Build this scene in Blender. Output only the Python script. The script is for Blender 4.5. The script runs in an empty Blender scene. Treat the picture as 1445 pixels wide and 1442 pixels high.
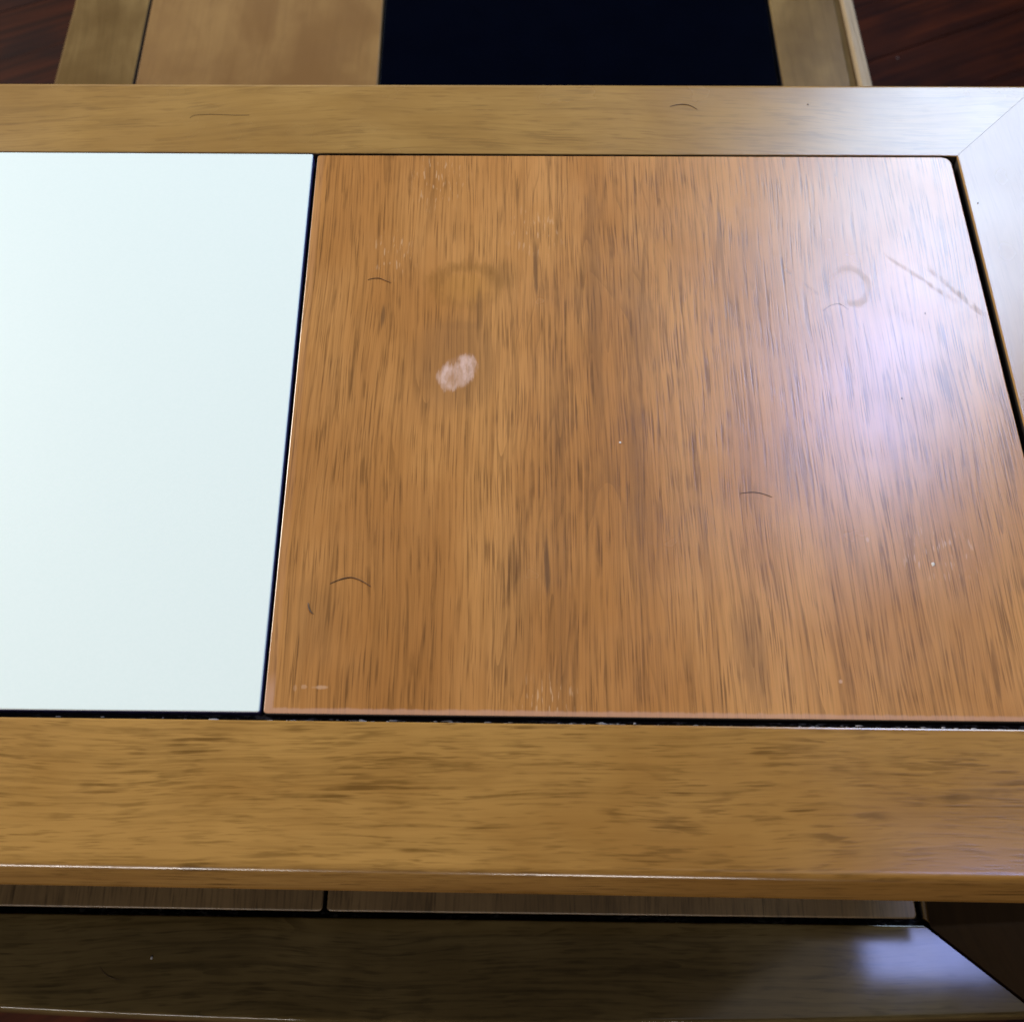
import bpy, bmesh, math, random
from mathutils import Vector, Matrix

random.seed(4)
sc = bpy.context.scene
col = sc.collection
ZT = 0.56          # height of the upper table top above the floor
ZL = -0.224        # lower tier relative to the upper top

# ------------------------------------------------------------------ camera
cam_d = bpy.data.cameras.new('camera')
cam = bpy.data.objects.new('camera', cam_d); col.objects.link(cam)
pitch, yaw, roll = 1.1411374, 0.0064811, 0.0107065
Fv = Vector((math.sin(yaw)*math.cos(pitch), math.cos(yaw)*math.cos(pitch), -math.sin(pitch)))
Rv = Vector((math.cos(yaw), -math.sin(yaw), 0.0)); Uv = Rv.cross(Fv)
R2 = Rv*math.cos(roll) + Uv*math.sin(roll); U2 = -Rv*math.sin(roll) + Uv*math.cos(roll)
M = Matrix((R2, U2, -Fv)).transposed().to_4x4()
M.translation = Vector((0.10498, -0.099665, 0.42841 + ZT))
cam.matrix_world = M
cam_d.sensor_width = 36.0; cam_d.lens = 36.0
cam_d.clip_start = 0.01; cam_d.clip_end = 100.0
cam_d.dof.use_dof = True; cam_d.dof.focus_distance = 0.49; cam_d.dof.aperture_fstop = 11.0
sc.camera = cam
sc.cycles.use_denoising = True; sc.cycles.denoising_prefilter = 'NONE'   # keeps the fine grain

# ------------------------------------------------------------------ world and lamps
w = bpy.data.worlds.new('World'); sc.world = w; w.use_nodes = True
bg = w.node_tree.nodes['Background']
bg.inputs[0].default_value = (0.80, 0.92, 1.0, 1); bg.inputs[1].default_value = 0.018

def area(name, loc, target, sx, sy, radiance, color, spin=0.0):
    d = bpy.data.lights.new(name, 'AREA'); d.shape = 'RECTANGLE'; d.size = sx; d.size_y = sy
    d.energy = radiance * sx * sy * math.pi; d.color = color
    o = bpy.data.objects.new(name, d); col.objects.link(o)
    o.location = loc
    q = (Vector(target) - Vector(loc)).to_track_quat('-Z', 'Y')
    o.rotation_euler = (q.to_matrix().to_4x4() @ Matrix.Rotation(spin, 4, 'Z')).to_euler()
    return o
# tall window in the right-hand wall, seen as the pale glare on the right of the top
area('window_light', (1.12, 1.68, ZT+1.55), (0.0, 1.68, ZT+1.55), 1.28, 1.60, 12.5, (0.56, 0.74, 1.0))
# bluish upper pane of the same window
area('window_pane_light', (1.10, 1.38, ZT+1.95), (0.0, 1.38, ZT+1.95), 0.48, 0.44, 15.0, (0.14, 0.15, 1.0))
# small high pane mirrored in the low front rail
area('fanlight', (1.16, -0.034, ZT+1.9), (1.16, -0.0341, ZT), 0.32, 0.11, 15.0, (0.36, 0.45, 1.0))
area('ceiling_patch_light', (1.115, -0.20, ZT+1.95), (1.115, -0.2001, ZT), 1.2, 0.6, 0.55, (1.0, 0.90, 0.80), 0.576)
# added fill lights from the back and the left, no such sources seen
area('back_fill_light', (-0.9, 4.6, ZT+1.7), (0.1, 0.2, ZT), 2.6, 1.3, 1.0, (1.0, 0.95, 0.88))
area('left_fill_light', (-4.6, 2.7, ZT+2.7), (0.0, 0.2, ZT), 2.2, 2.2, 27.0, (1.0, 0.95, 0.86))
# windows behind the photographer, mirrored on the rounded front edge
area('front_window_light', (-0.68, -1.5, ZT+0.35), (-0.1, 0.0, ZT), 0.72, 0.09, 34.0, (1.0, 0.93, 0.88))
area('front_window_light', (0.27, -1.5, ZT+0.35), (0.15, 0.0, ZT), 0.36, 0.09, 34.0, (1.0, 0.93, 0.88))

vs = sc.view_settings
vs.view_transform = 'Standard'; vs.look = 'None'; vs.exposure = 0.0; vs.gamma = 1.0; vs.use_curve_mapping = False

# ------------------------------------------------------------------ shader helpers
class NT:
    def __init__(s, name):
        s.m = bpy.data.materials.new(name); s.m.use_nodes = True
        s.t = s.m.node_tree; s.b = s.t.nodes['Principled BSDF']
        tc = s.t.nodes.new('ShaderNodeTexCoord'); s.obj = tc.outputs['Object']
        sp = s.t.nodes.new('ShaderNodeSeparateXYZ'); s.t.links.new(s.obj, sp.inputs[0])
        s.x, s.y, s.z = sp.outputs
    def put(s, sock, v):
        if isinstance(v, bpy.types.NodeSocket): s.t.links.new(v, sock)
        elif isinstance(v, (tuple, list)) and len(v) == 3 and len(sock.default_value) == 4: sock.default_value = (*v, 1)
        else: sock.default_value = v
    def math(s, op, a, b=0.0, c=0.0, clamp=False):
        n = s.t.nodes.new('ShaderNodeMath'); n.operation = op; n.use_clamp = clamp
        s.put(n.inputs[0], a); s.put(n.inputs[1], b); s.put(n.inputs[2], c)
        return n.outputs[0]
    def add(s, a, b): return s.math('ADD', a, b)
    def sub(s, a, b): return s.math('SUBTRACT', a, b)
    def mul(s, a, b): return s.math('MULTIPLY', a, b)
    def vec(s, x, y, z=0.0):
        n = s.t.nodes.new('ShaderNodeCombineXYZ')
        s.put(n.inputs[0], x); s.put(n.inputs[1], y); s.put(n.inputs[2], z); return n.outputs[0]
    def noise(s, vec, scale=1.0, detail=2.0, rough=0.5, dist=0.0):
        n = s.t.nodes.new('ShaderNodeTexNoise'); s.put(n.inputs['Vector'], vec)
        n.inputs['Scale'].default_value = scale; n.inputs['Detail'].default_value = detail
        n.inputs['Roughness'].default_value = rough; n.inputs['Distortion'].default_value = dist
        return n.outputs[0]
    def step(s, v, lo, hi, a=0.0, b=1.0, smooth=True):
        n = s.t.nodes.new('ShaderNodeMapRange'); n.interpolation_type = 'SMOOTHSTEP' if smooth else 'LINEAR'
        s.put(n.inputs[0], v); s.put(n.inputs[1], lo); s.put(n.inputs[2], hi); s.put(n.inputs[3], a); s.put(n.inputs[4], b)
        return n.outputs[0]
    def mix(s, f, a, b, mode='MIX'):
        n = s.t.nodes.new('ShaderNodeMix'); n.data_type = 'RGBA'; n.blend_type = mode
        s.put(n.inputs[0], f); s.put(n.inputs[6], a); s.put(n.inputs[7], b); return n.outputs[2]
    def ell(s, cx, cy, rx, ry, wob=0.0, soft=0.25):
        """soft ellipse mask in table coordinates"""
        dx = s.math('DIVIDE', s.sub(s.x, cx), rx); dy = s.math('DIVIDE', s.sub(s.y, cy), ry)
        r = s.math('SQRT', s.add(s.mul(dx, dx), s.mul(dy, dy)))
        if not isinstance(wob, float): r = s.add(r, wob)
        return s.step(r, 1.0-soft, 1.0+soft, 1.0, 0.0), r
    def seg(s, x0, y0, x1, y1, wd):
        """soft scuff along a segment"""
        L = math.hypot(x1-x0, y1-y0); ux, uy = (x1-x0)/L, (y1-y0)/L
        px = s.sub(s.x, x0); py = s.sub(s.y, y0)
        al = s.add(s.mul(px, ux), s.mul(py, uy)); ac = s.math('ABSOLUTE', s.sub(s.mul(py, ux), s.mul(px, uy)))
        return s.mul(s.step(ac, 0.0, wd, 1.0, 0.0), s.mul(s.step(al, 0, L*.15), s.step(al, L*.85, L, 1.0, 0.0)))
    def bump(s, h, strength, distance):
        n = s.t.nodes.new('ShaderNodeBump'); n.inputs['Strength'].default_value = strength
        n.inputs['Distance'].default_value = distance; s.put(n.inputs['Height'], h)
        s.t.links.new(n.outputs[0], s.b.inputs['Normal'])
    def out(s, colr, rough, ior=1.5, coat=0.0, coat_rough=0.2):
        s.put(s.b.inputs['Base Color'], colr); s.put(s.b.inputs['Roughness'], rough)
        s.b.inputs['IOR'].default_value = ior
        s.b.inputs['Coat Weight'].default_value = coat; s.b.inputs['Coat Roughness'].default_value = coat_rough
        return s.m

def wood(name, light, dark, pore, axis, seed, su=1.0, pore_amt=0.8, streak=0.5, rough=0.34, figure=0.0, long_lines=0.5, extra=None, pu=1.0, pl=1.0, ior=1.75, bs=.12, fp=.75, wav=.020, pd=.0, coat=.22):
    """u runs across the grain, v along it"""
    n = NT(name)
    u, v = (n.x, n.y) if axis == 'y' else (n.y, n.x)
    u = n.add(u, n.mul(n.z, 0.9)); so = seed*3.17
    # wavy grain
    wv = n.noise(n.vec(n.mul(u, 9*su), n.mul(v, 3.2), so), 1, 2)
    wv2 = n.noise(n.vec(n.mul(u, 30*su), n.mul(v, 11), so+5), 1, 1)
    ud = n.add(u, n.add(n.mul(n.sub(wv, .5), wav/su), n.mul(n.sub(wv2, .5), wav*.14/su)))
    tone = n.noise(n.vec(n.mul(ud, 16*su), n.mul(v, 2.2), so+11), 1, 3, .55)
    blot = n.noise(n.vec(n.mul(u, 22), n.mul(v, 15), so+17), 1, 3, .6)
    st = n.noise(n.vec(n.mul(ud, 190*su), n.mul(v, 5.0), so+23), 1, 4, .6)
    fine = n.noise(n.vec(n.mul(ud, 640*su), n.mul(v, 8), so+29), 1, 4, .65)
    c = n.mix(n.step(n.add(n.mul(tone, .65), n.mul(blot, .35)), .36, .64), dark, light)
    c = n.mix(n.mul(n.step(st, .52, .72), streak), c, dark)
    c = n.mix(n.mul(n.step(fine, .42, .74), streak*.75), c, pore)
    # pores: short dark dashes, denser in bands
    dens = n.noise(n.vec(n.mul(ud, 45*su), n.mul(v, 4.0), so+37), 1, 3, .6)
    p1 = n.noise(n.vec(n.mul(ud, 760*pu), n.mul(v, 30*pl), so+41), 1, 2, .5)
    p2 = n.noise(n.vec(n.mul(ud, 560*pu), n.mul(v, 14*pl), so+47), 1, 2, .5)
    p3 = n.noise(n.vec(n.mul(ud, 1150*pu), n.mul(v, 46*pl), so+43), 1, 1, .5)
    thr = n.step(dens, .34, .66, .615-pd, .545-pd, False)
    vary = n.step(n.noise(n.vec(n.mul(u, 130), n.mul(v, 60), so+45), 1, 2), .35, .65, .35, 1.0)
    m1 = n.mul(n.step(n.sub(p1, thr), -.02, .11), .72)
    m2 = n.step(n.sub(p2, n.add(thr, .06)), -.02, .10)
    m3 = n.mul(n.step(n.sub(p3, n.sub(thr, .02)), -.02, .14), fp)
    pm = n.mul(n.math('MAXIMUM', n.math('MAXIMUM', m1, m2), m3), vary)
    # long growth-ring lines that flow with the wavy grain
    rg = n.noise(n.vec(n.mul(ud, 46*su), n.mul(v, 1.3), so+53), 1, 1, .4)
    band = n.math('FRACT', n.mul(rg, 15.0))
    brk = n.noise(n.vec(n.mul(ud, 200), n.mul(v, 26), so+59), 1, 3, .6)
    ln = n.mul(n.step(band, .0, .22, 1.0, 0.0), n.step(brk, .42, .60))
    c = n.mix(n.mul(ln, long_lines*.8), c, pore)
    c = n.mix(n.mul(pm, pore_amt), c, pore)
    if figure:
        fg = n.noise(n.vec(n.mul(u, 9), n.mul(v, 7), so+61), 1, 3, .5, 1.6)
        c = n.mix(n.mul(n.step(fg, .42, .66), figure), c, dark)
    rr = n.add(rough-.05, n.mul(n.noise(n.vec(n.mul(n.x, 30), n.mul(n.y, 30), so), 1, 3), .10))
    h = n.sub(n.mul(blot, .12), n.add(n.mul(pm, .8), n.mul(fine, .35)))
    if extra: c, rr = extra(n, c, rr, pm)
    n.bump(h, bs, 0.00018)
    return n.out(c, rr, ior, coat, .46)

def panel_marks(n, c, rr, pm):
    streaky = n.noise(n.vec(n.mul(n.x, 600), n.mul(n.y, 60), 9.0), 1, 2, .6)
    grain = n.noise(n.vec(n.mul(n.x, 260), n.mul(n.y, 90), 2.0), 1, 3, .6)
    wob = n.mul(n.sub(grain, .5), 0.9)
    # pale worn patch
    px = n.sub(n.x, .0793); py = n.sub(n.y, .1710)
    al = n.add(n.mul(px, .62), n.mul(py, .78)); ac = n.sub(n.mul(px, .78), n.mul(py, .62))
    rr0 = n.math('SQRT', n.add(n.math('POWER', n.math('DIVIDE', al, .0118), 2.0), n.math('POWER', n.math('DIVIDE', ac, .0080), 2.0)))
    rr0 = n.add(rr0, n.add(n.mul(n.sub(grain, .5), .45), n.mul(n.sub(streaky, .5), .40)))
    oval = n.step(rr0, .74, 1.12, 1.0, 0.0)
    notch, _ = n.ell(.0770, .1795, .0030, .0060, n.mul(n.sub(streaky, .5), 1.6), .5)
    dim, _ = n.ell(.0785, .1665, .0048, .0050, wob, .6)
    lum = n.noise(n.vec(n.mul(n.x, 420), n.mul(n.y, 170), 6.0), 1, 3, .6)
    pale = n.mul(oval, n.mul(n.sub(1.0, n.mul(notch, .85)), n.mul(n.sub(1.0, n.mul(dim, .4)), n.step(lum, .30, .66, .42, 1.0))))
    # darker halo and tide mark above it
    halo, hr = n.ell(.078, .176, .021, .026, n.mul(n.sub(grain, .5), .5), .35)
    c = n.mix(n.mul(halo, .32), c, (.26, .125, .045))
    top, tr = n.ell(.0795, .1985, .0105, .0028, n.mul(n.sub(grain, .5), 1.2), .5)
    c = n.mix(n.mul(n.mul(top, n.step(streaky, .3, .6, .4, 1.0)), .16), c, (.20, .09, .03))
    # orange-brown drink ring
    ring, r = n.ell(.0830, .2225, .0165, .0125, n.mul(n.sub(grain, .5), .9), .3)
    band = n.mul(n.step(r, .62, .95), n.step(r, 1.0, 1.45, 1.0, 0.0))
    upper = n.step(n.y, .206, .232, .35, 1.0)
    c = n.mix(n.mul(n.mul(n.mul(band, upper), n.step(streaky, .3, .65, .45, 1.0)), .52), c, (.26, .112, .015))
    c = n.mix(n.mul(n.step(r, .3, 1.1, 1.0, 0.0), .40), c, (.55, .25, .045))
    side, _ = n.ell(.1005, .2300, .0085, .0085, n.mul(n.sub(grain, .5), .9), .5)
    c = n.mix(n.mul(side, .28), c, (.24, .11, .02))
    crack, _ = n.ell(.0893, .2080, .0016, .0150, n.mul(n.sub(streaky, .5), 1.0), .5)
    c = n.mix(n.mul(crack, .5), c, (.14, .06, .015))
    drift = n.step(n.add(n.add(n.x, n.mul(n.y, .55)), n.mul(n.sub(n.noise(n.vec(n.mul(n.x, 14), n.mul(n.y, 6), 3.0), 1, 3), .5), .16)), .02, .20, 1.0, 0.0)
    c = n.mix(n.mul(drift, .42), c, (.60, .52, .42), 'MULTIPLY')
    X = n.add(n.sub(n.x, .150), n.add(n.mul(n.sub(n.noise(n.vec(n.mul(n.x, 12), n.mul(n.y, 9), 5.0), 1, 2), .5), .030), n.mul(n.sub(n.noise(n.vec(n.mul(n.x, 90), n.mul(n.y, 30), 5.0), 1, 2), .5), .004)))
    g = n.sub(n.mul(n.mul(X, X), 1100.0), n.mul(n.sub(.262, n.y), 3.6))
    fr = n.math('FRACT', n.add(n.mul(g, 2.3), .25))
    arch = n.mul(n.step(fr, .0, .26, 1.0, .0), n.mul(n.step(n.math('ABSOLUTE', X), .040, .066, 1.0, .0), n.step(n.noise(n.vec(n.mul(n.x, 150), n.mul(n.y, 22), 7.0), 1, 3, .6), .40, .58)))
    c = n.mix(n.mul(arch, .30), c, (.17, .075, .016))
    # broad dark veins of the veneer
    for cx, cy, rx, ry, f in ((.128, .10, .004, .10, .22), (.148, .215, .0035, .08, .30), (.170, .205, .006, .035, .30), (.118, .235, .0012, .016, .75),
                              (.122, .068, .0014, .014, .8), (.020, .045, .010, .018, .25), (.105, .05, .010, .03, .16), (.210, .03, .007, .022, .35), (.160, .262, .006, .006, .0),
                              (.041, .205, .0010, .006, .7), (.165, .115, .004, .05, .35), (.240, .125, .008, .014, .2)):
        if f:
            e, _ = n.ell(cx, cy, rx, ry, n.mul(n.sub(streaky, .5), 1.8), .6)
            c = n.mix(n.mul(e, f), c, (.16, .072, .022))
    c = n.mix(n.mul(pale, .93), c, (.80, .53, .41))
    rr = n.add(rr, n.mul(pale, .15))
    # small chips near the front left corner, worn front arris
    for cx, cy, rx, ry, k in ((.0182, .0137, .0012, .0008, .4), (.0252, .0135, .0030, .0008, .55), (.0142, .0132, .0007, .0012, .25), (.268, .0830, .0007, .0010, .7), (.2470, .0170, .0008, .0008, .7)):
        e, _ = n.ell(cx, cy, rx, ry, n.mul(n.sub(streaky, .5), 2.0), .4)
        c = n.mix(n.mul(e, k), c, (.70, .42, .24))
    # areas where the filler has left pale flecks between the pores
    fleck = n.step(n.noise(n.vec(n.mul(n.x, 900), n.mul(n.y, 130), 12.0), 1, 1), .60, .70)
    for cx, cy, rx, ry in ((.044, .243, .010, .012), (.066, .292, .012, .018), (.122, .010, .012, .008), (.118, .258, .012, .014), (.30, .076, .02, .012)):
        e, _ = n.ell(cx, cy, rx, ry, wob, .6)
        c = n.mix(n.mul(n.mul(e, fleck), .55), c, (.74, .46, .24))
    fe = n.add(n.y, n.add(n.mul(n.x, .0077), n.mul(n.sub(grain, .5), .0016)))
    arr = n.step(fe, .0040, .0052, 1.0, 0.0)
    le = n.add(n.sub(n.x, n.mul(n.y, -.0075)), n.mul(n.sub(grain, .5), .0012))
    corner = n.mul(n.step(le, .0048, .0064, 1.0, 0.0), n.step(n.y, .010, .022, 1.0, 0.15))
    c = n.mix(n.mul(n.math('MAXIMUM', arr, corner), .62), c, (.62, .34, .215))
    # glass ring and scuffs in the finish on the right
    rg, r2 = n.ell(.2790, .2238, .0095, .0112, n.mul(n.sub(grain, .5), .35), .3)
    rb = n.mul(n.step(r2, .72, .92), n.step(r2, 1.02, 1.25, 1.0, 0.0))
    sc1 = n.math('MAXIMUM', n.seg(.298, .2455, .334, .2120, .0022), n.seg(.3190, .2385, .3490, .2000, .0028))
    sc1 = n.math('MAXIMUM', sc1, n.seg(.2450, .2360, .2625, .2180, .0015))
    sc1 = n.mul(sc1, n.step(grain, .36, .58))
    sm = n.math('MAXIMUM', n.mul(n.mul(rb, n.step(n.noise(n.vec(n.mul(n.x, 90), n.mul(n.y, 90), 8.0), 1, 2), .38, .6, .15, 1.0)), .5), n.mul(sc1, .7))
    sm = n.mul(sm, n.step(streaky, .3, .6, .35, 1.0))
    c = n.mix(n.mul(sm, .5), c, (.20, .15, .10))
    rr = n.add(rr, n.mul(sm, .22))
    return c, rr

MAT = {}
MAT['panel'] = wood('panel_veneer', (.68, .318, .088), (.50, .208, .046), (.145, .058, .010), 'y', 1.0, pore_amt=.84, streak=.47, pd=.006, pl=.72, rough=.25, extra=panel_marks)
MAT['rail'] = wood('rail_wood', (.485, .256, .064), (.36, .172, .037), (.125, .056, .009), 'x', 2.3, su=.8, pore_amt=.78, streak=.30, long_lines=.18, figure=.12, rough=.19, pu=.80, pl=1.5, coat=.0, fp=.5, pd=.022, wav=.016, bs=.08)
MAT['rail_rear'] = wood('rear_rail_wood', (.44, .245, .062), (.33, .170, .036), (.13, .062, .012), 'x', 4.9, su=.6, pore_amt=.46, streak=.32, long_lines=.30, figure=.5, rough=.26, pu=.8, pl=1.3, bs=.08, pd=.01, wav=.034)
MAT['rail_end'] = wood('end_rail_wood', (.44, .235, .072), (.35, .178, .046), (.20, .094, .024), 'y', 6.1, su=.6, pore_amt=.28, streak=.22, long_lines=.1, rough=.26, bs=.08)
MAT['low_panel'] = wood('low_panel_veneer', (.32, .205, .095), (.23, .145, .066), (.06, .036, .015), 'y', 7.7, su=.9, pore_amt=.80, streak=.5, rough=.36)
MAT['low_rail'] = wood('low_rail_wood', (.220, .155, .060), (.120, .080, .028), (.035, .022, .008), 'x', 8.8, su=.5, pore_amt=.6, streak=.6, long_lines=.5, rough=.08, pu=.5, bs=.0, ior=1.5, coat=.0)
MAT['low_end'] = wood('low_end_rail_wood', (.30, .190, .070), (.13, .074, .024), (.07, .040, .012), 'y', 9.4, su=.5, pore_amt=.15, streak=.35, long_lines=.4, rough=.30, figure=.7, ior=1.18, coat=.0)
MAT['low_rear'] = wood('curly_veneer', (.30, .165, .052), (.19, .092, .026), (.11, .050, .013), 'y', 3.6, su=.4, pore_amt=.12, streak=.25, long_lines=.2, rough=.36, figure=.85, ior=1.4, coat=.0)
MAT['support'] = wood('support_wood', (.035, .019, .008), (.022, .012, .005), (.012, .006, .003), 'y', 5.5, su=.6, pore_amt=.5, streak=.4, rough=.5, ior=1.3, coat=.0)

n = NT('white_laminate')
sp = n.noise(n.obj, 900, 2)
MAT['white'] = n.out(n.mix(n.step(sp, .3, .7), (.865, .955, .868), (.88, .965, .878)), n.add(.38, n.mul(n.noise(n.obj, 25, 2), .04)), 1.45)
n = NT('laminate_edge')
MAT['edge'] = n.out(n.mix(n.noise(n.obj, 300, 3), (.035, .035, .12), (.11, .10, .26)), .35)
n = NT('black_glass')
MAT['black'] = n.out(n.mix(n.noise(n.obj, 30, 2), (.0004, .0008, .003), (.0008, .0015, .005)), n.add(.07, n.mul(n.noise(n.obj, 50, 3), .04)), 1.28)
n = NT('groove_shade'); MAT['stain'] = n.out(n.mix(n.noise(n.obj, 250, 3), (.012, .008, .006), (.030, .018, .012)), .7)  # shade put into the colour of groove walls and panel sides
n = NT('glass_edge')
MAT['glass_edge'] = n.out(n.mix(n.noise(n.obj, 200, 2), (.10, .15, .24), (.17, .24, .36)), .25)
# dusty bottom of the grooves
n = NT('groove_dust')
du = n.noise(n.vec(n.mul(n.x, 150), n.mul(n.y, 500), n.z), 1, 4, .65)
cl = n.noise(n.vec(n.mul(n.x, 20), n.mul(n.y, 30), 3.3), 1, 2)
front = n.mul(n.step(n.y, -.02, .02, 1.0, .0), n.step(n.z, .4, .5))
lint = n.mul(n.step(du, .50, .66), n.step(cl, .40, .58))
MAT['dust'] = n.out(n.mix(n.mul(lint, n.step(front, 0, 1, .35, 1.0)), n.mix(front, (.012, .010, .010), (.05, .04, .036)), (.50, .47, .46)), .9)
n = NT('hair'); MAT['hair'] = n.out(n.mix(n.noise(n.obj, 400, 2), (.055, .026, .010), (.14, .068, .026)), .45)
n = NT('crumb_pale'); MAT['pale'] = n.out(n.mix(n.noise(n.obj, 900, 2), (.75, .72, .66), (.9, .88, .84)), .7)
n = NT('fluff'); MAT['fluff'] = n.out(n.mix(n.noise(n.obj, 900, 2), (.12, .10, .10), (.25, .22, .22)), .9)
n = NT('grit'); MAT['grit'] = n.out(n.mix(n.noise(n.obj, 900, 2), (.03, .025, .03), (.09, .07, .06)), .8)

def floor_mat(name, seed):
    n = NT(name)
    st = n.noise(n.vec(n.mul(n.x, 3.5), n.mul(n.y, 90), seed), 1, 4, .6)
    bl = n.noise(n.vec(n.mul(n.x, 8), n.mul(n.y, 14), seed+4), 1, 3)
    k = .8 + .4*((seed*7.3) % 1.0)
    c = n.mix(n.step(st, .35, .68), (.020*k, .0042*k, .0014*k), (.052*k, .0105*k, .0028*k))
    c = n.mix(n.mul(n.step(bl, .45, .65), .5), c, (.008, .003, .003))
    n.bump(st, .3, .0006)
    return n.out(c, n.add(.42, n.mul(bl, .3)), 1.18)
FLOOR = [floor_mat('floor_board_wood', s) for s in (1.1, 2.7, 4.2, 6.6)]
n = NT('subfloor'); MAT['subfloor'] = n.out(n.mix(n.noise(n.obj, 20, 3), (.012, .007, .005), (.02, .011, .008)), .9)

# ------------------------------------------------------------------ mesh helpers
def link(name, me, mat, parent=None):
    o = bpy.data.objects.new(name, me); col.objects.link(o)
    for m in (mat if isinstance(mat, (list, tuple)) else [mat]): me.materials.append(m)
    if parent: o.parent = parent
    return o
def tag(o, label=None, cat=None, group=None, kind=None):
    if label: o['label'] = label
    if cat: o['category'] = cat
    if group: o['group'] = group
    if kind: o['kind'] = kind
    return o
def finish(bm, name, angle=40):
    bmesh.ops.recalc_face_normals(bm, faces=bm.faces)
    me = bpy.data.meshes.new(name); bm.to_mesh(me); bm.free()
    for p in me.polygons: p.use_smooth = True
    me.set_sharp_from_angle(angle=math.radians(angle))
    return me
def rounded(poly, r, k=5):
    """round the corners of a convex polygon given counter-clockwise"""
    out = []
    N = len(poly)
    for i in range(N):
        p = Vector(poly[i]); a = (Vector(poly[i-1])-p).normalized(); b = (Vector(poly[(i+1) % N])-p).normalized()
        ri = r[i] if isinstance(r, (list, tuple)) else r
        for j in range(k+1):
            t = j/k
            q = (p+a*ri)*(1-t)**2 + p*(2*t*(1-t)) + (p+b*ri)*t*t
            out.append(q)
    return out
def slab(name, poly, z0, z1, mat, parent, r=0.002, bev=0.0012, side_slot=0, seg=3, lift=None):
    """panel: rounded polygon with an eased top edge; side faces may use a second material"""
    ring0 = rounded(poly, r)
    c = sum((Vector(p) for p in poly), Vector((0, 0)))/len(poly)
    bm = bmesh.new(); rings = []
    def ring(inset, z):
        vv = []
        for i, p in enumerate(ring0):
            a = ring0[i-1]; b = ring0[(i+1) % len(ring0)]
            t = (b-a).normalized(); nrm = Vector((-t.y, t.x))
            q = p + nrm*inset
            vv.append(bm.verts.new((q.x, q.y, z)))
        rings.append(vv)
    ring(0, z0)
    for j in range(seg+1):
        a = j/seg*math.pi/2
        ring(bev*(1-math.cos(a)), z1-bev*(1-math.sin(a)))
    L = len(ring0)
    for j in range(len(rings)-1):
        for i in range(L):
            f = bm.faces.new((rings[j][i], rings[j][(i+1) % L], rings[j+1][(i+1) % L], rings[j+1][i]))
            if side_slot and j < side_slot: f.material_index = 1
    bm.faces.new(rings[-1]); bm.faces.new(list(reversed(rings[0])))
    me = finish(bm, name, 40)
    me.polygons[-2].use_smooth = False
    return link(name, me, mat, parent)
def rail(name, i0, i1, o0, o1, prof, z, mat, parent, segs=24, bow=0.0, gap=0.0, wob=0.0):
    """frame rail between two mitres. prof = [(s, dz)], s 0 at the inner edge and 1 at the outer"""
    i0, i1, o0, o1 = map(Vector, (i0, i1, o0, o1))
    bm = bmesh.new(); rows = []
    nrm = (((o0+o1)-(i0+i1))/2).normalized()
    L = (i1-i0).length
    ph = random.random()*9
    for k in range(segs+1):
        u = k/segs; uu = (gap + u*(L-2*gap))/L
        row = []
        for s, dz in prof:
            p = (i0.lerp(o0, s)).lerp(i1.lerp(o1, s), uu)
            p = p + nrm*(bow*math.sin(math.pi*uu)*s)
            dzz = dz + wob*math.sin(u*23+ph)*math.sin(u*57+2*ph)*(1 if s > .8 else 0)
            row.append(bm.verts.new((p.x, p.y, z+dzz)))
        rows.append(row)
    P = len(prof)
    for k in range(segs):
        for j in range(P):
            f = bm.faces.new((rows[k][j], rows[k][(j+1) % P], rows[k+1][(j+1) % P], rows[k+1][j]))
            if j == 0: f.material_index = 1
    bm.faces.new(rows[0]); bm.faces.new(list(reversed(rows[-1])))
    return link(name, finish(bm, name, 35), [mat, MAT['stain']], parent)
def arc(s0, z0, rs, rz, a0, a1, k):
    return [(s0+rs*math.sin(a0+(a1-a0)*i/k), z0+rz*math.cos(a0+(a1-a0)*i/k)) for i in range(k+1)]
def frame_profile(wd, slope, drop, ro, th=0.022, ri=0.0006):
    """flat top, tight arris, then a sloping outer face; wd = rail width in metres"""
    pr = [(0, -th), (0, -ri), (ri*.3/wd, -ri*.3), (ri/wd, 0), ((ri+.0006)/wd, 0), ((ri+.0012)/wd, 0)]
    t0 = wd-slope
    ang = math.atan2(drop, slope)
    pr += [((t0-ro*.35-.0014)/wd, 0), ((t0-ro*.35-.0007)/wd, 0), ((t0-ro*.35)/wd, 0)]
    for i in range(1, 7):
        a = ang*i/6
        pr.append(((t0-ro*.35 + ro*math.sin(a))/wd, -ro*(1-math.cos(a))))
    pr.append((.985, -drop)); pr.append((1.0, -drop-.003)); pr.append((.995, -th))
    return pr
def prism(name, poly, z0, z1, mat, parent, shift=(0, 0), bev=0.0015):
    """upright board; shift moves the top outline sideways so the board can lean"""
    bm = bmesh.new()
    a = [bm.verts.new((x, y, z0)) for x, y in poly]; b = [bm.verts.new((x+shift[0], y+shift[1], z1)) for x, y in poly]
    N = len(poly)
    for i in range(N): bm.faces.new((a[i], a[(i+1) % N], b[(i+1) % N], b[i]))
    bm.faces.new(b); bm.faces.new(list(reversed(a)))
    bmesh.ops.bevel(bm, geom=list(bm.edges), offset=bev, segments=2, profile=.5, affect='EDGES')
    return link(name, finish(bm, name, 30), mat, parent)

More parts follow.
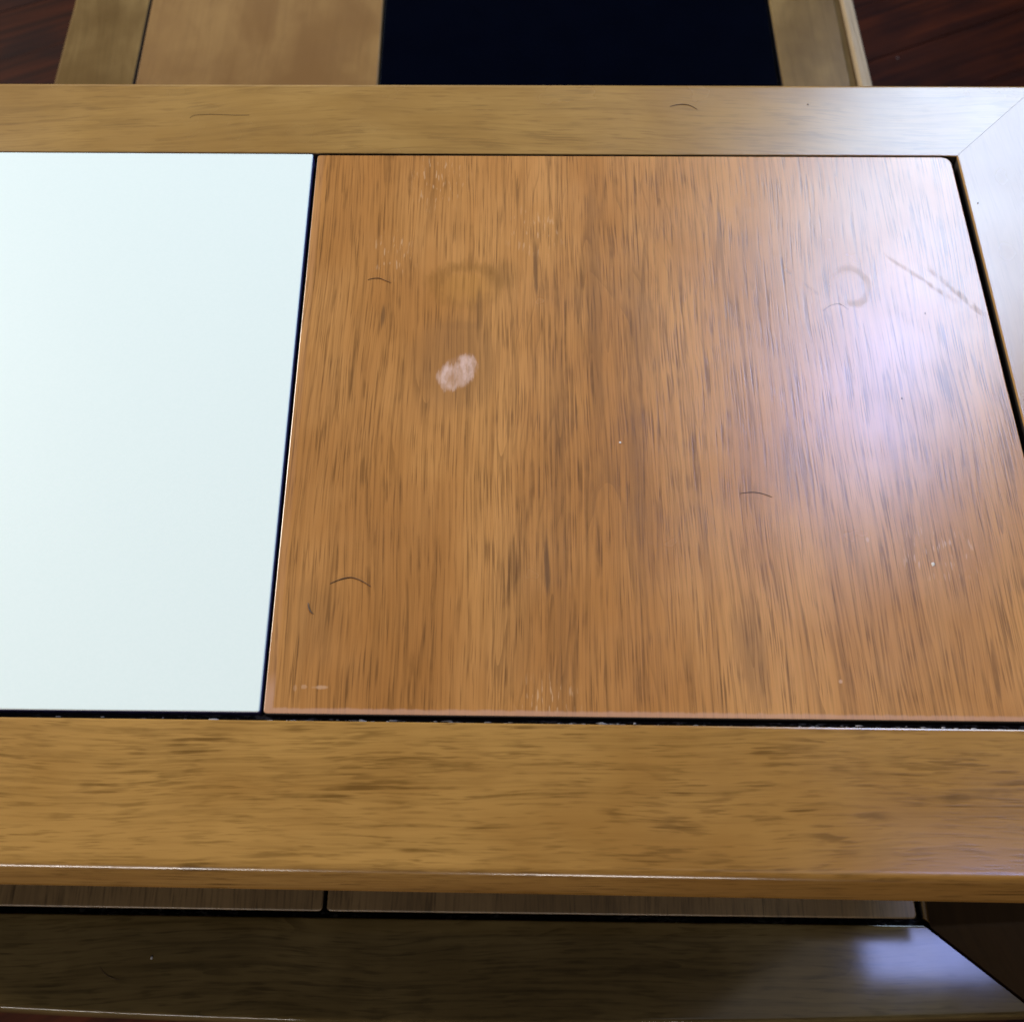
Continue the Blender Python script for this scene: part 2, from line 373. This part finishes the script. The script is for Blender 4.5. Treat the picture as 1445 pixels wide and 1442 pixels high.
# ------------------------------------------------------------------ floor
bm = bmesh.new()
vv = [bm.verts.new(p) for p in ((-4, -4, -.012), (4, -4, -.012), (4, 4, -.012), (-4, 4, -.012))]
bm.faces.new(vv)
floor = tag(link('floor', finish(bm, 'floor'), MAT['subfloor']), kind='structure')
def board_mesh(L, W):
    bm = bmesh.new(); bmesh.ops.create_cube(bm, size=1, matrix=Matrix.Diagonal((L-.0003, W-.0003, .010, 1)))
    top = [e for e in bm.edges if all(v.co.z > 0 for v in e.verts)]
    bmesh.ops.bevel(bm, geom=top, offset=.0004, segments=1, affect='EDGES')
    return finish(bm, 'floor_board')
BW, BL = 0.092, 0.9
bmeshes = []
for fm in FLOOR:
    me = board_mesh(BL, BW); me.materials.append(fm); bmeshes.append(me)
ang = math.radians(24); ca, sa = math.cos(ang), math.sin(ang)
for i in range(-14, 22):
    off = random.uniform(0, BL)
    for j in range(-3, 4):
        lx, ly = j*BL+off-.4, i*BW
        x, y = lx*ca-ly*sa, lx*sa+ly*ca
        if not (-1.25 < x < 1.55 and -0.5 < y < 1.85): continue
        o = bpy.data.objects.new('floor_board', random.choice(bmeshes)); col.objects.link(o)
        o.location = (x, y, -.005+random.uniform(-.0004, .0004)); o.rotation_euler = (0, 0, ang); o.parent = floor

# ------------------------------------------------------------------ the table
table = bpy.data.objects.new('coffee_table', None); col.objects.link(table)
tag(table, 'two-tier wooden coffee table with white, brown and black inset panels', 'table')
def base_board(name, poly, z0, z1):
    o = prism(name, poly, z0, z1, MAT['dust'], table); return o
z = ZT
# upper tier: board under the panels, visible as the dark bottom of the grooves
up = base_board('upper_tier', [(-.222, -.012), (.362, -.012), (.362, .320), (-.222, .320)], z-.030, z-.0062)
tag(up, 'raised upper tier with white and brown panels in a mitred frame')
iFL, iFR, iRR, iRL = (-.2155, .0013), (.3538, -.0034), (.3496, .3118), (-.2155, .3110)
oFL, oFR, oRR, oRL = (-.2780, -.0622), (.4170, -.0716), (.4072, .3672), (-.2780, .3641)
pf = frame_profile(.066, .0075, .013, .0048)
rail('rail', iFL, iFR, oFL, oFR, pf, z, MAT['rail'], up, 60, gap=.0001, wob=.00006)
rail('rail', iFR, iRR, oFR, oRR, frame_profile(.058, .006, .013, .0030), z, MAT['rail_end'], up, 30, gap=.0001)
rail('rail', iRR, iRL, oRR, oRL, frame_profile(.0555, .0035, .010, .0030), z, MAT['rail_rear'], up, 60, gap=.0001)
rail('rail', iRL, iFL, oRL, oFL, frame_profile(.0600, .006, .013, .0030), z, MAT['rail_end'], up, 30, gap=.0001)
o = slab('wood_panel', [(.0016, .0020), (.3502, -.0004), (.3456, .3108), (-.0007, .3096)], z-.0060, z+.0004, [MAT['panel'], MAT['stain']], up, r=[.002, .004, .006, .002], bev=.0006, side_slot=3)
tag(o, 'brown veneer panel with a pale worn spot and faint ring marks')
o = slab('white_panel', [(-.2125, .0040), (.0002, .0027), (-.0030, .3102), (-.2125, .3102)], z-.0060, z+.0006, [MAT['white'], MAT['edge']], up, r=.0012, bev=.0006, side_slot=2)
tag(o, 'plain white laminate panel with dark blue edge')

# lower tier
z = ZT+ZL
lo = base_board('lower_tier', [(-.228, -.075), (.362, -.080), (.350, .825), (-.228, .825)], z-.030, z-.0090)
tag(lo, 'deeper lower tier showing in front of and behind the upper one')
iFL, iFR, iRR, iRL = (-.2200, -.0640), (.3525, -.0694), (.3372, .815), (-.2235, .815)
oFL, oFR, oRR, oRL = (-.3000, -.1120), (.4140, -.1190), (.4050, .880), (-.2970, .880)
pl = frame_profile(.050, .0035, .010, .0025)
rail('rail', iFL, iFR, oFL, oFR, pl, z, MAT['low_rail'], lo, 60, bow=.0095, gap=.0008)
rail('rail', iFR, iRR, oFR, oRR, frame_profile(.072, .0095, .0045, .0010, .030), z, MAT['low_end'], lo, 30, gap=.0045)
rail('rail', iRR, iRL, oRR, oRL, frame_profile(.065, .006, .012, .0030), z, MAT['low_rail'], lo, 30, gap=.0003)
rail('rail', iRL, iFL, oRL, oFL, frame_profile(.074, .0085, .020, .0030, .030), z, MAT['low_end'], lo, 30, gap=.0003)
P = lambda nm, q, m, **k: slab(nm, q, z-.0088, z+.0004, m, lo, **k)
LP = [MAT['low_panel'], MAT['stain']]
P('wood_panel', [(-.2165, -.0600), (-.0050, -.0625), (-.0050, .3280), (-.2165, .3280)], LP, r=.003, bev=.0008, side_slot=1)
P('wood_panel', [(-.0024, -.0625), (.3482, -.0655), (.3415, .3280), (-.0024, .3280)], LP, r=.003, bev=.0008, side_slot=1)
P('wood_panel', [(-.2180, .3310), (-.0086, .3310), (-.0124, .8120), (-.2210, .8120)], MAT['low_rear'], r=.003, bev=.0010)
o = P('black_panel', [(-.0066, .3310), (.3360, .3310), (.3366, .8120), (-.0108, .8120)], [MAT['black'], MAT['glass_edge']], r=.0012, bev=.0012, side_slot=2)
tag(o, 'glossy black panel behind the upper tier')

prism('rear_light_blocker', [(-.20, .335), (.335, .335), (.335, .350), (-.20, .350)], ZT-.115, ZT-.0225, MAT['support'], table)  # unseen board, added to keep rear light off the low front rail
MAT['band'] = wood('painted_light_edge', (.40, .30, .19), (.32, .24, .14), (.22, .15, .08), 'y', 6.9, su=.6, pore_amt=.3, streak=.3, long_lines=.1, rough=.5, ior=1.3, coat=.0)  # pale colour stands in for window light on the rail's outer edge
o = slab('lit_edge_strip', [(.4115, .480), (.4215, .480), (.4105, .850), (.4015, .850)], z-.020, z+.0016, MAT['band'], lo, r=.001, bev=.0012)
tag(o, 'added pale strip, light on the rail edge given as colour')
# boards that carry the upper tier, leaning outwards, and short feet
za, zb = ZT+ZL+.0006, ZT-.0225
prism('end_support', [(.3542, .300), (.3542, -.0703), (.4062, -.1125), (.4260, -.1125), (.4260, .300)], za, zb-.06, MAT['support'], table, shift=(.085, .0))
prism('end_support', [(-.2245, .300), (-.2900, .300), (-.2900, -.060), (-.2245, -.060)], za, zb, MAT['support'], table, shift=(-.02, 0))
for x, y in ((-.235, .03), (.345, .03), (.345, .29), (-.235, .29)):
    prism('post', [(x-.018, y-.018), (x+.018, y-.018), (x+.018, y+.018), (x-.018, y+.018)], za, ZT-.0295, MAT['support'], table)
for x, y in ((-.24, -.045), (.355, -.045), (.355, .80), (-.24, .80)):
    prism('leg', [(x-.025, y-.025), (x+.025, y-.025), (x+.025, y+.025), (x-.025, y+.025)], 0.0, ZT+ZL-.029, MAT['support'], table)

# ------------------------------------------------------------------ hairs and crumbs
def hair(pts, z, r, label):
    bm = bmesh.new(); rows = []
    # resample as a smooth curve
    P3 = [Vector((x, y, z)) for x, y in pts]
    fine = []
    for i in range(len(P3)-1):
        p0 = P3[max(i-1, 0)]; p1 = P3[i]; p2 = P3[i+1]; p3 = P3[min(i+2, len(P3)-1)]
        for k in range(4):
            t = k/4
            fine.append(.5*((2*p1)+(-p0+p2)*t+(2*p0-5*p1+4*p2-p3)*t*t+(-p0+3*p1-3*p2+p3)*t**3))
    fine.append(P3[-1])
    N = len(fine)
    for i, p in enumerate(fine):
        t = (fine[min(i+1, N-1)]-fine[max(i-1, 0)]).normalized(); s = Vector((-t.y, t.x, 0))
        rr = r*(.25+.75*math.sin(math.pi*min(.97, .08+.75*i/(N-1)))**.8)
        rr *= .82; p = p+Vector((0, 0, rr))
        rows.append([bm.verts.new(p+s*rr*math.cos(a)+Vector((0, 0, rr*math.sin(a)))) for a in [k*math.pi/3 for k in range(6)]])
    for i in range(N-1):
        for k in range(6): bm.faces.new((rows[i][k], rows[i][(k+1) % 6], rows[i+1][(k+1) % 6], rows[i+1][k]))
    bm.faces.new(rows[0]); bm.faces.new(rows[-1])
    tag(link('hair_strand', finish(bm, 'hair_strand', 80), MAT['hair']), label, 'hair', 'stray hairs on the table')
ZP = ZT+.0004
hair([(.0319, .2261), (.0344, .227), (.038, .2271), (.041, .2257), (.044, .2244)], ZP, .00022, 'short dark hair on brown panel, left of the drink ring stain')
hair([(.0254, .0605), (.0297, .0625), (.0344, .0635), (.0392, .0619), (.0435, .0592)], ZP, .00026, 'arched dark hair near front left corner of brown panel')
hair([(.2117, .1059), (.2173, .1066), (.2222, .1059), (.2266, .1041)], ZP, .00020, 'thin brown hair lying right of centre on the brown panel')
hair([(.0164, .0514), (.0169, .0491), (.018, .0471), (.019, .0465)], ZP, .00030, 'tiny hooked dark fibre beside left edge of brown panel')
hair([(.2628, .2083), (.2675, .2118), (.2723, .2127), (.2762, .2093)], ZP, .00008, 'faint fine hair under the glass ring in the window glare')
hair([(-.074, .3363), (-.0715, .3384), (-.0617, .339), (-.0498, .3386), (-.0411, .3387)], ZT, .00012, 'long brown hair on rear rail behind the white panel')
hair([(.1941, .3469), (.1994, .3486), (.2049, .3481), (.2095, .3449)], ZT, .00024, 'curved hair on rear rail in front of the black panel')
hair([(-.1316, -.0933), (-.1282, -.0967), (-.1237, -.0989), (-.1194, -.1)], ZT+ZL, .00014, 'dark hair on the shaded low front rail')
def crumb(x, y, z, r, mat, label, name='crumb', group='crumbs and grit on the table'):
    bm = bmesh.new(); bmesh.ops.create_icosphere(bm, subdivisions=1, radius=r)
    for v in bm.verts: v.co *= random.uniform(.6, 1.15); v.co.z *= .6; v.co.z = max(v.co.z, -r*.3)
    bmesh.ops.translate(bm, verts=bm.verts, vec=(x, y, z+r*.3))
    tag(link(name, finish(bm, name, 30), mat), label, name.replace('_', ' '), group)
crumb(.1575, .1324, ZP, .0007, MAT['pale'], 'tiny white crumb near the middle of the brown panel')
crumb(.2957, .0710, ZP, .0010, MAT['pale'], 'largest white crumb, right front part of brown panel')
crumb(-.1023, -.0883, ZT+ZL, .0009, MAT['pale'], 'pale crumb on the shaded low front rail')
crumb(.2066, -.0684, ZT+ZL-.0088, .0012, MAT['pale'], 'pale crumb in the groove of the low tier')
crumb(.3549, .2789, ZT, .0005, MAT['grit'], 'dark speck on the glaring right end rail', 'grit_speck')
crumb(.2951, .1574, ZP, .0004, MAT['grit'], 'dark speck at the blue edge of the window glare', 'grit_speck')
crumb(.2721, .3491, ZT, .0005, MAT['grit'], 'dark speck on rear rail where the glare begins', 'grit_speck')
crumb(.3147, .2073, ZP, .0004, MAT['grit'], 'dark speck below the scuff marks right of glass ring', 'grit_speck')
crumb(.62, 1.02, 0, .0016, MAT['fluff'], 'pale lint speck on dark floor, farther from the table', 'lint', 'lint on the floor')
crumb(.66, .86, 0, .0013, MAT['fluff'], 'pale lint speck on dark floor, nearer the rear rail', 'lint', 'lint on the floor')

# lint and dust caught in the front groove of the upper tier
bm = bmesh.new(); rg = random.Random(11)
for k in range(230):
    x = rg.choice((rg.uniform(-.20, .345), rg.gauss(.13, .03), rg.gauss(.05, .05), rg.gauss(.28, .04)))
    if not -.2 < x < .345: continue
    yr = .0013-.0047*(x+.2155)/.5693
    y = yr+rg.uniform(.0002, .0010)
    r = rg.uniform(.0002, .0006)
    m = Matrix.Translation((x, y, ZT-.0048+rg.uniform(0, .0032))) @ Matrix.Diagonal((r*rg.uniform(1, 4.5), r*.8, r*.6, 1))
    bmesh.ops.create_icosphere(bm, subdivisions=1, radius=1, matrix=m)
n = NT('lint'); lm = n.out(n.mix(n.step(n.noise(n.obj, 60, 3), .35, .65), (.06, .05, .046), (.45, .43, .44)), .95)
tag(link('groove_lint', finish(bm, 'groove_lint', 60), lm), 'grey lint and dust caught in the front groove of the upper top', 'lint', kind='stuff')
